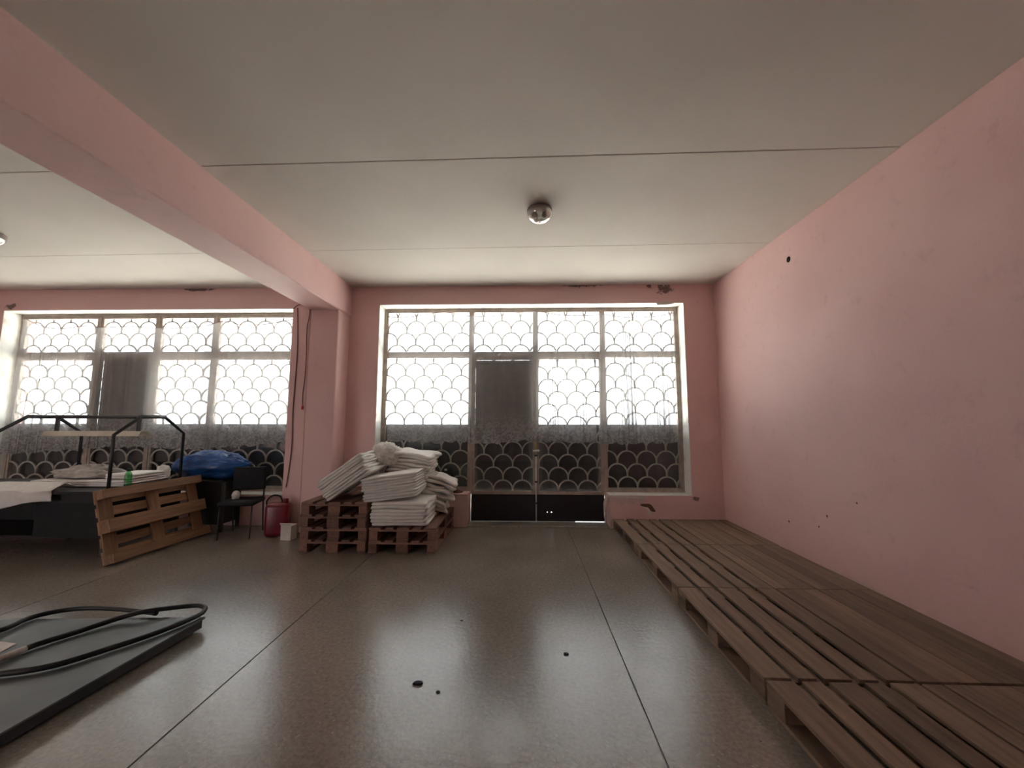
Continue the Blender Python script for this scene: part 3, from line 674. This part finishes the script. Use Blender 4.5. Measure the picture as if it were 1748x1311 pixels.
# cloth draped over the front edge, left
b = MB(); nu, nv = 22, 26; L1 = []
for j in range(nv+1):
    s = j/nv*1.0
    for i in range(nu+1):
        u = i/nu; x = -6.55+u*1.14-0.03*math.sin(3*s)
        if s < 0.55: y = Y0+0.20-s*0.45; z = TZ+0.014+0.01*noise.noise(Vector((x*5, s*6, 1)))+0.08*max(0, 1-abs(s-.2)/.3)
        else: y = Y0-0.045-0.035*noise.noise(Vector((x*4, s*3, 4)))-0.02*math.sin(x*13); z = TZ+0.01-(s-.55)*(0.42+0.16*math.sin(u*4+1))
        L1.append((x, y, z))
b.v = L1
for j in range(nv):
    for i in range(nu):
        a = j*(nu+1)+i; b.f.append((a, a+1, a+nu+2, a+nu+1)); b.sm.append(1)
o = b.build('draped_sheet', M_CLOTH); tag(o, 'white sheet draped over the front edge of the worktable', 'fabric')
sm = o.modifiers.new('thickness', 'SOLIDIFY'); sm.thickness = 0.012
def bottle(label, loc, h, r, body_mat, label_mat=None, cap_mat=None):
    e = empty('plastic_bottle', loc); tag(e, label, 'bottle')
    prof = [(0.001, 0.003), (r*.8, 0.0), (r, 0.02*h/.3), (r, 0.30*h), (r*.88, 0.36*h), (r, 0.42*h), (r, 0.66*h), (r*.75, 0.78*h), (r*.36, 0.88*h), (r*.34, 0.94*h), (0.001, 0.945*h)]
    MB().lathe(prof, 20).build('body', body_mat, e)
    if label_mat: MB().lathe([(r*1.02, 0.20*h), (r*1.03, 0.21*h), (r*1.03, 0.45*h), (r*1.02, 0.46*h)], 20).build('paper_label', label_mat, e)
    MB().lathe([(0.001, 0.925*h), (r*.42, 0.925*h), (r*.42, h), (0.001, h)], 14).build('cap', cap_mat or body_mat, e)
    return e
bottle('green plastic bottle standing on the worktable behind the upright pallet', (-4.80, 4.66, TZ+0.004), 0.235, 0.036, M_GREENB, None, M_GREENB)
bottle('clear plastic bottle with a red label on the window ledge', tuple(P(760, 846, 1, 5.97)[:2])+(W2[2]+0.013,), 0.35, 0.047, M_CLEAR, M_REDB, M_CARD)
blob('rag', 'dark crumpled rag on the ledge beside the red-labelled bottle', 'rag', (P(781, 846, 1, 5.97).x, 5.98, W2[2]+0.027), (0.075, 0.05, 0.02), M_DARKHOLE, 15, 0.3, 3, 0.1, n=20, m=10, flat=0.3)

# ------------------------------------------------------------------ blue bag, its side table, black chair
st = empty('side_table', (-4.62, 5.65, 0)); tag(st, 'dark small table under the blue bag', 'table')
part(MB().box(-5.0, -4.25, 5.47, 5.84, 0.69, 0.72), 'tabletop', M_TABLE, st, 0.004)
part(MB().box(-4.70, -4.27, 5.49, 5.83, 0.10, 0.688), 'cabinet_body', M_TABLE, st, 0.004)
for x in (-4.97, -4.255):
    for y in (5.5, 5.81): part(MB().box(x-.018, x+.018, y-.018, y+.018, 0, 0.69), 'leg', M_DKSTEEL, st)
def bagshape(p):
    t = p.x/0.56
    if t > 0.55: k = 1-0.75*(t-.55)/.45; p = Vector((p.x*1.02, p.y*k, p.z*k+0.07*(t-.55)))
    return p
blob('blue_bag', 'bulging blue tarpaulin bag lying on the small dark table', 'bag', (-4.56, 5.665, 0.905), (0.56, 0.21, 0.19), M_TARP, 21, 0.2, 3.2, 0.09, n=72, m=36, flat=0.06, squash=bagshape)
ch = empty('padded_chair', (-3.87, 5.36, 0), (0, 0, 0.25)); tag(ch, 'black padded chair between the blue bag and the red jug', 'chair')
def sbox(x0, x1, y0, y1, z0, z1, name, parent, mat=M_BLACK, r=0.03):
    o = MB().box(x0, x1, y0, y1, z0, z1).build(name, mat, parent)
    m = o.modifiers.new('round', 'BEVEL'); m.width = r; m.segments = 4; m.limit_method = 'NONE'
    for p in o.data.polygons: p.use_smooth = True
    return o
sbox(-0.22, 0.22, -0.22, 0.20, 0.42, 0.485, 'seat', ch); 
bk = sbox(-0.21, 0.21, 0.17, 0.215, 0.58, 0.90, 'backrest', ch, r=0.022)
for sx in (-1, 1):
    MB().tube([(sx*.19, -.20, 0), (sx*.19, -.18, .42)], 0.011, 8).build('leg', M_DKSTEEL, ch)
    MB().tube([(sx*.19, .24, 0), (sx*.19, .19, .42), (sx*.19, .20, .62)], 0.011, 8).build('leg', M_DKSTEEL, ch)
blob('paper_bag', 'small white paper bag on the black chair seat', 'bag', (-3.95, 5.34, 0.535), (0.05, 0.05, 0.06), M_CARD, 31, 0.2, 3, 0.08, n=18, m=12, flat=0.2)
# red jug and white carton at the foot of the column
jg = empty('red_jug', (-3.36, 5.36, 0), (0, 0, 0.2)); tag(jg, 'dark red plastic jug with loop handle at the foot of the column', 'jug')
o = sbox(-0.15, 0.15, -0.09, 0.09, 0.0, 0.44, 'body', jg, M_RED, 0.06)
MB().tube(spline([(-0.13, 0, 0.36), (-0.15, 0, 0.46), (-0.08, 0, 0.535), (0.02, 0, 0.52), (0.05, 0, 0.43)], 6), 0.011, 8).build('handle', M_BLACK, jg)
MB().lathe([(0.001, 0.43), (0.035, 0.43), (0.035, 0.49), (0.001, 0.49)], 14, (0.09, 0, 0)).build('cap', M_RED, jg)
cb = empty('carton', (-3.10, 5.20, 0), (0, 0, -0.1)); tag(cb, 'small white carton on the floor beside the red jug', 'box')
MB().box(-0.075, 0.075, -0.06, 0.06, 0, 0.19).build('body', M_CARD, cb, bevel=0.004)
MB().prism([(-0.075, -.06, .19), (0.075, -.06, .19), (0.075, -0.085, 0.225), (-0.075, -0.085, 0.225)], (0, 0.003, 0.001)).build('flap', M_CARD, cb)
# cables on the column
def cable(px, label, y=5.497, r=0.006, close=None):
    pts = [P(u, v, 1, y) for u, v in px]; o = MB().tube(spline(pts, 5), r, 6).build('wall_cable', M_CABLE); return tag(o, label, 'cable')
c1 = cable([(501, 527), (508, 521), (514, 520), (523, 523), (529, 529), (527, 545), (524, 560), (523, 600), (521, 640), (517, 670), (516, 692)], 'hanging cable with a red end on the column face', 5.49)
e_ = P(516, 697, 1, 5.485); MB().tube([(e_.x, e_.y, e_.z+.035), (e_.x, e_.y, e_.z-.02)], 0.014, 8).build('red_plug', M_REDB, c1)
cable([(508, 526), (508, 590), (504, 650), (500, 700), (498, 760), (492, 810), (488, 832)], 'long cable running down the edge of the column', 5.495, 0.007)

# ------------------------------------------------------------------ ceiling lamps
def bowl_lamp(label, x, y, z=H):
    e = empty('ceiling_lamp', (x, y, z)); tag(e, label, 'lamp', 'glass bowl ceiling lamps')
    MB().lathe([(0.001, 0.0), (0.10, 0.0), (0.125, -0.012), (0.128, -0.034), (0.12, -0.036), (0.001, -0.03)], 32).build('mount_ring', M_LAMPRING, e)
    MB().lathe([(0.122, -0.034), (0.128, -0.05), (0.122, -0.078), (0.10, -0.108), (0.065, -0.130), (0.025, -0.139), (0.001, -0.140), (0.001, -0.136), (0.025, -0.135), (0.063, -0.126), (0.097, -0.105), (0.118, -0.077), (0.124, -0.05), (0.118, -0.034)], 32).build('glass_bowl', M_LAMPGLASS, e)
    for s in (-1, 1): MB().lathe([(0.001, -0.032), (0.018, -0.034), (0.018, -0.05), (0.03, -0.066), (0.032, -0.08), (0.022, -0.094), (0.001, -0.098)], 16, (s*0.05, 0, 0)).build('bulb', M_BULB, e)
    return e
lp_ = P(921, 356, 2, H)
bowl_lamp('glass bowl lamp on the ceiling bay in front of the double door', lp_.x, lp_.y, H-0.006)
bowl_lamp('glass bowl lamp on the ceiling bay over the worktable', -6.0, 3.99, H-0.006)

# ------------------------------------------------------------------ steel platform and hose in the foreground
pl = empty('steel_platform', (-3.2, 2.2, 0)); tag(pl, 'low dark steel platform with a hose lying on it', 'platform')
cR = P(351, 1053, 2, 0.09); cN = P(0, 1252, 2, 0.09); dr = (Vector((cN.x-cR.x, cN.y-cR.y, 0))).normalized(); le = Vector((-1, -0.055, 0)).normalized()
A = Vector((cR.x, cR.y, 0)); B_ = A+le*1.55; D_ = A+dr*1.75; E_ = D_+le*1.55
def up_(p, z): return (p.x, p.y, z)
part(MB().prism([up_(A, .078), up_(B_, .078), up_(E_, .078), up_(D_, .078)], (0, 0, .012)), 'deck_plate', M_PLATE, pl, 0.002)
ins = lambda p: p + (((A+B_+D_+E_)/4)-p)*0.015
part(MB().prism([up_(ins(A), .02), up_(ins(B_), .02), up_(ins(E_), .02), up_(ins(D_), .02)], (0, 0, .058)), 'skirt', M_DKSTEEL, pl)
for p in (A, B_, D_, E_):
    q = p + (((A+B_+D_+E_)/4)-p)*0.08; part(MB().lathe([(0.001, 0), (0.03, 0), (0.03, 0.022), (0.001, 0.022)], 12, (q.x, q.y, 0)), 'foot', M_RUBBER, pl)
hz = 0.1125
hp = [(20, 1117, 0), (60, 1101, 0), (130, 1079, 0), (200, 1056, .01), (245, 1044, .03), (290, 1038, .012), (325, 1034, 0), (343, 1034, 0), (350, 1040, 0), (335, 1052, 0), (270, 1079, 0), (180, 1109, 0), (90, 1136, 0), (0, 1150, 0), (-140, 1160, 0), (-210, 1140, 0), (-190, 1115, 0), (-90, 1095, 0), (0, 1076, 0), (50, 1055, 0), (100, 1043, 0), (150, 1038, 0), (205, 1040, 0), (267, 1047, 0)]
hpts = [P(u, v, 2, hz+dz) for u, v, dz in hp]
hs_ = empty('rubber_hose', tuple(hpts[0])); tag(hs_, 'black rubber hose looped over the steel platform', 'hose')
part(MB().tube(spline(hpts, 8), 0.0165, 10), 'hose', M_RUBBER, hs_)
d0 = (hpts[0]-hpts[1]).normalized()
part(MB().tube([hpts[0]-d0*0.06, hpts[0]+d0*0.05, hpts[0]+d0*0.055], [0.0195, 0.0195, 0.014], 12), 'metal_ferrule', M_FRAME, hs_)
q1, q2, q3 = P(0, 1096, 2, .092), P(28, 1099, 2, .092), P(0, 1114, 2, .092)
q4 = P(-60, 1095, 2, .092); q5 = P(-60, 1125, 2, .092)
o = MB().prism([tuple(q4), tuple(q1), tuple(q2), tuple(q3), tuple(q5)][::-1], (0, 0, 0.004)).build('paper_sheet', M_CARD); tag(o, 'white paper sheet on the steel platform beside the hose', 'paper')
# scraps on the floor
for k, (u, v, s, lab) in enumerate(((713, 1168, 0.035, 'dark curled scrap lying on the bright patch of floor'), (748, 1182, 0.018, 'small dark crumb beside the curled scrap on the floor'), (788, 1060, 0.014, 'tiny dark pebble on the floor between the two bright patches'), (967, 1117, 0.022, 'thin dark splinter near the floor joint'))):
    p = P(u, v, 2, 0.0); b = MB(); pts = []
    for i in range(7):
        t = 2*math.pi*i/7; pts.append((p.x+s*random.uniform(.6, 1.1)*math.cos(t), p.y+s*.55*random.uniform(.5, 1.1)*math.sin(t), 0.002))
    b.prism(pts, (0, 0, s*.25)); tag(b.build('floor_scrap', M_BLACK), lab, 'scrap')
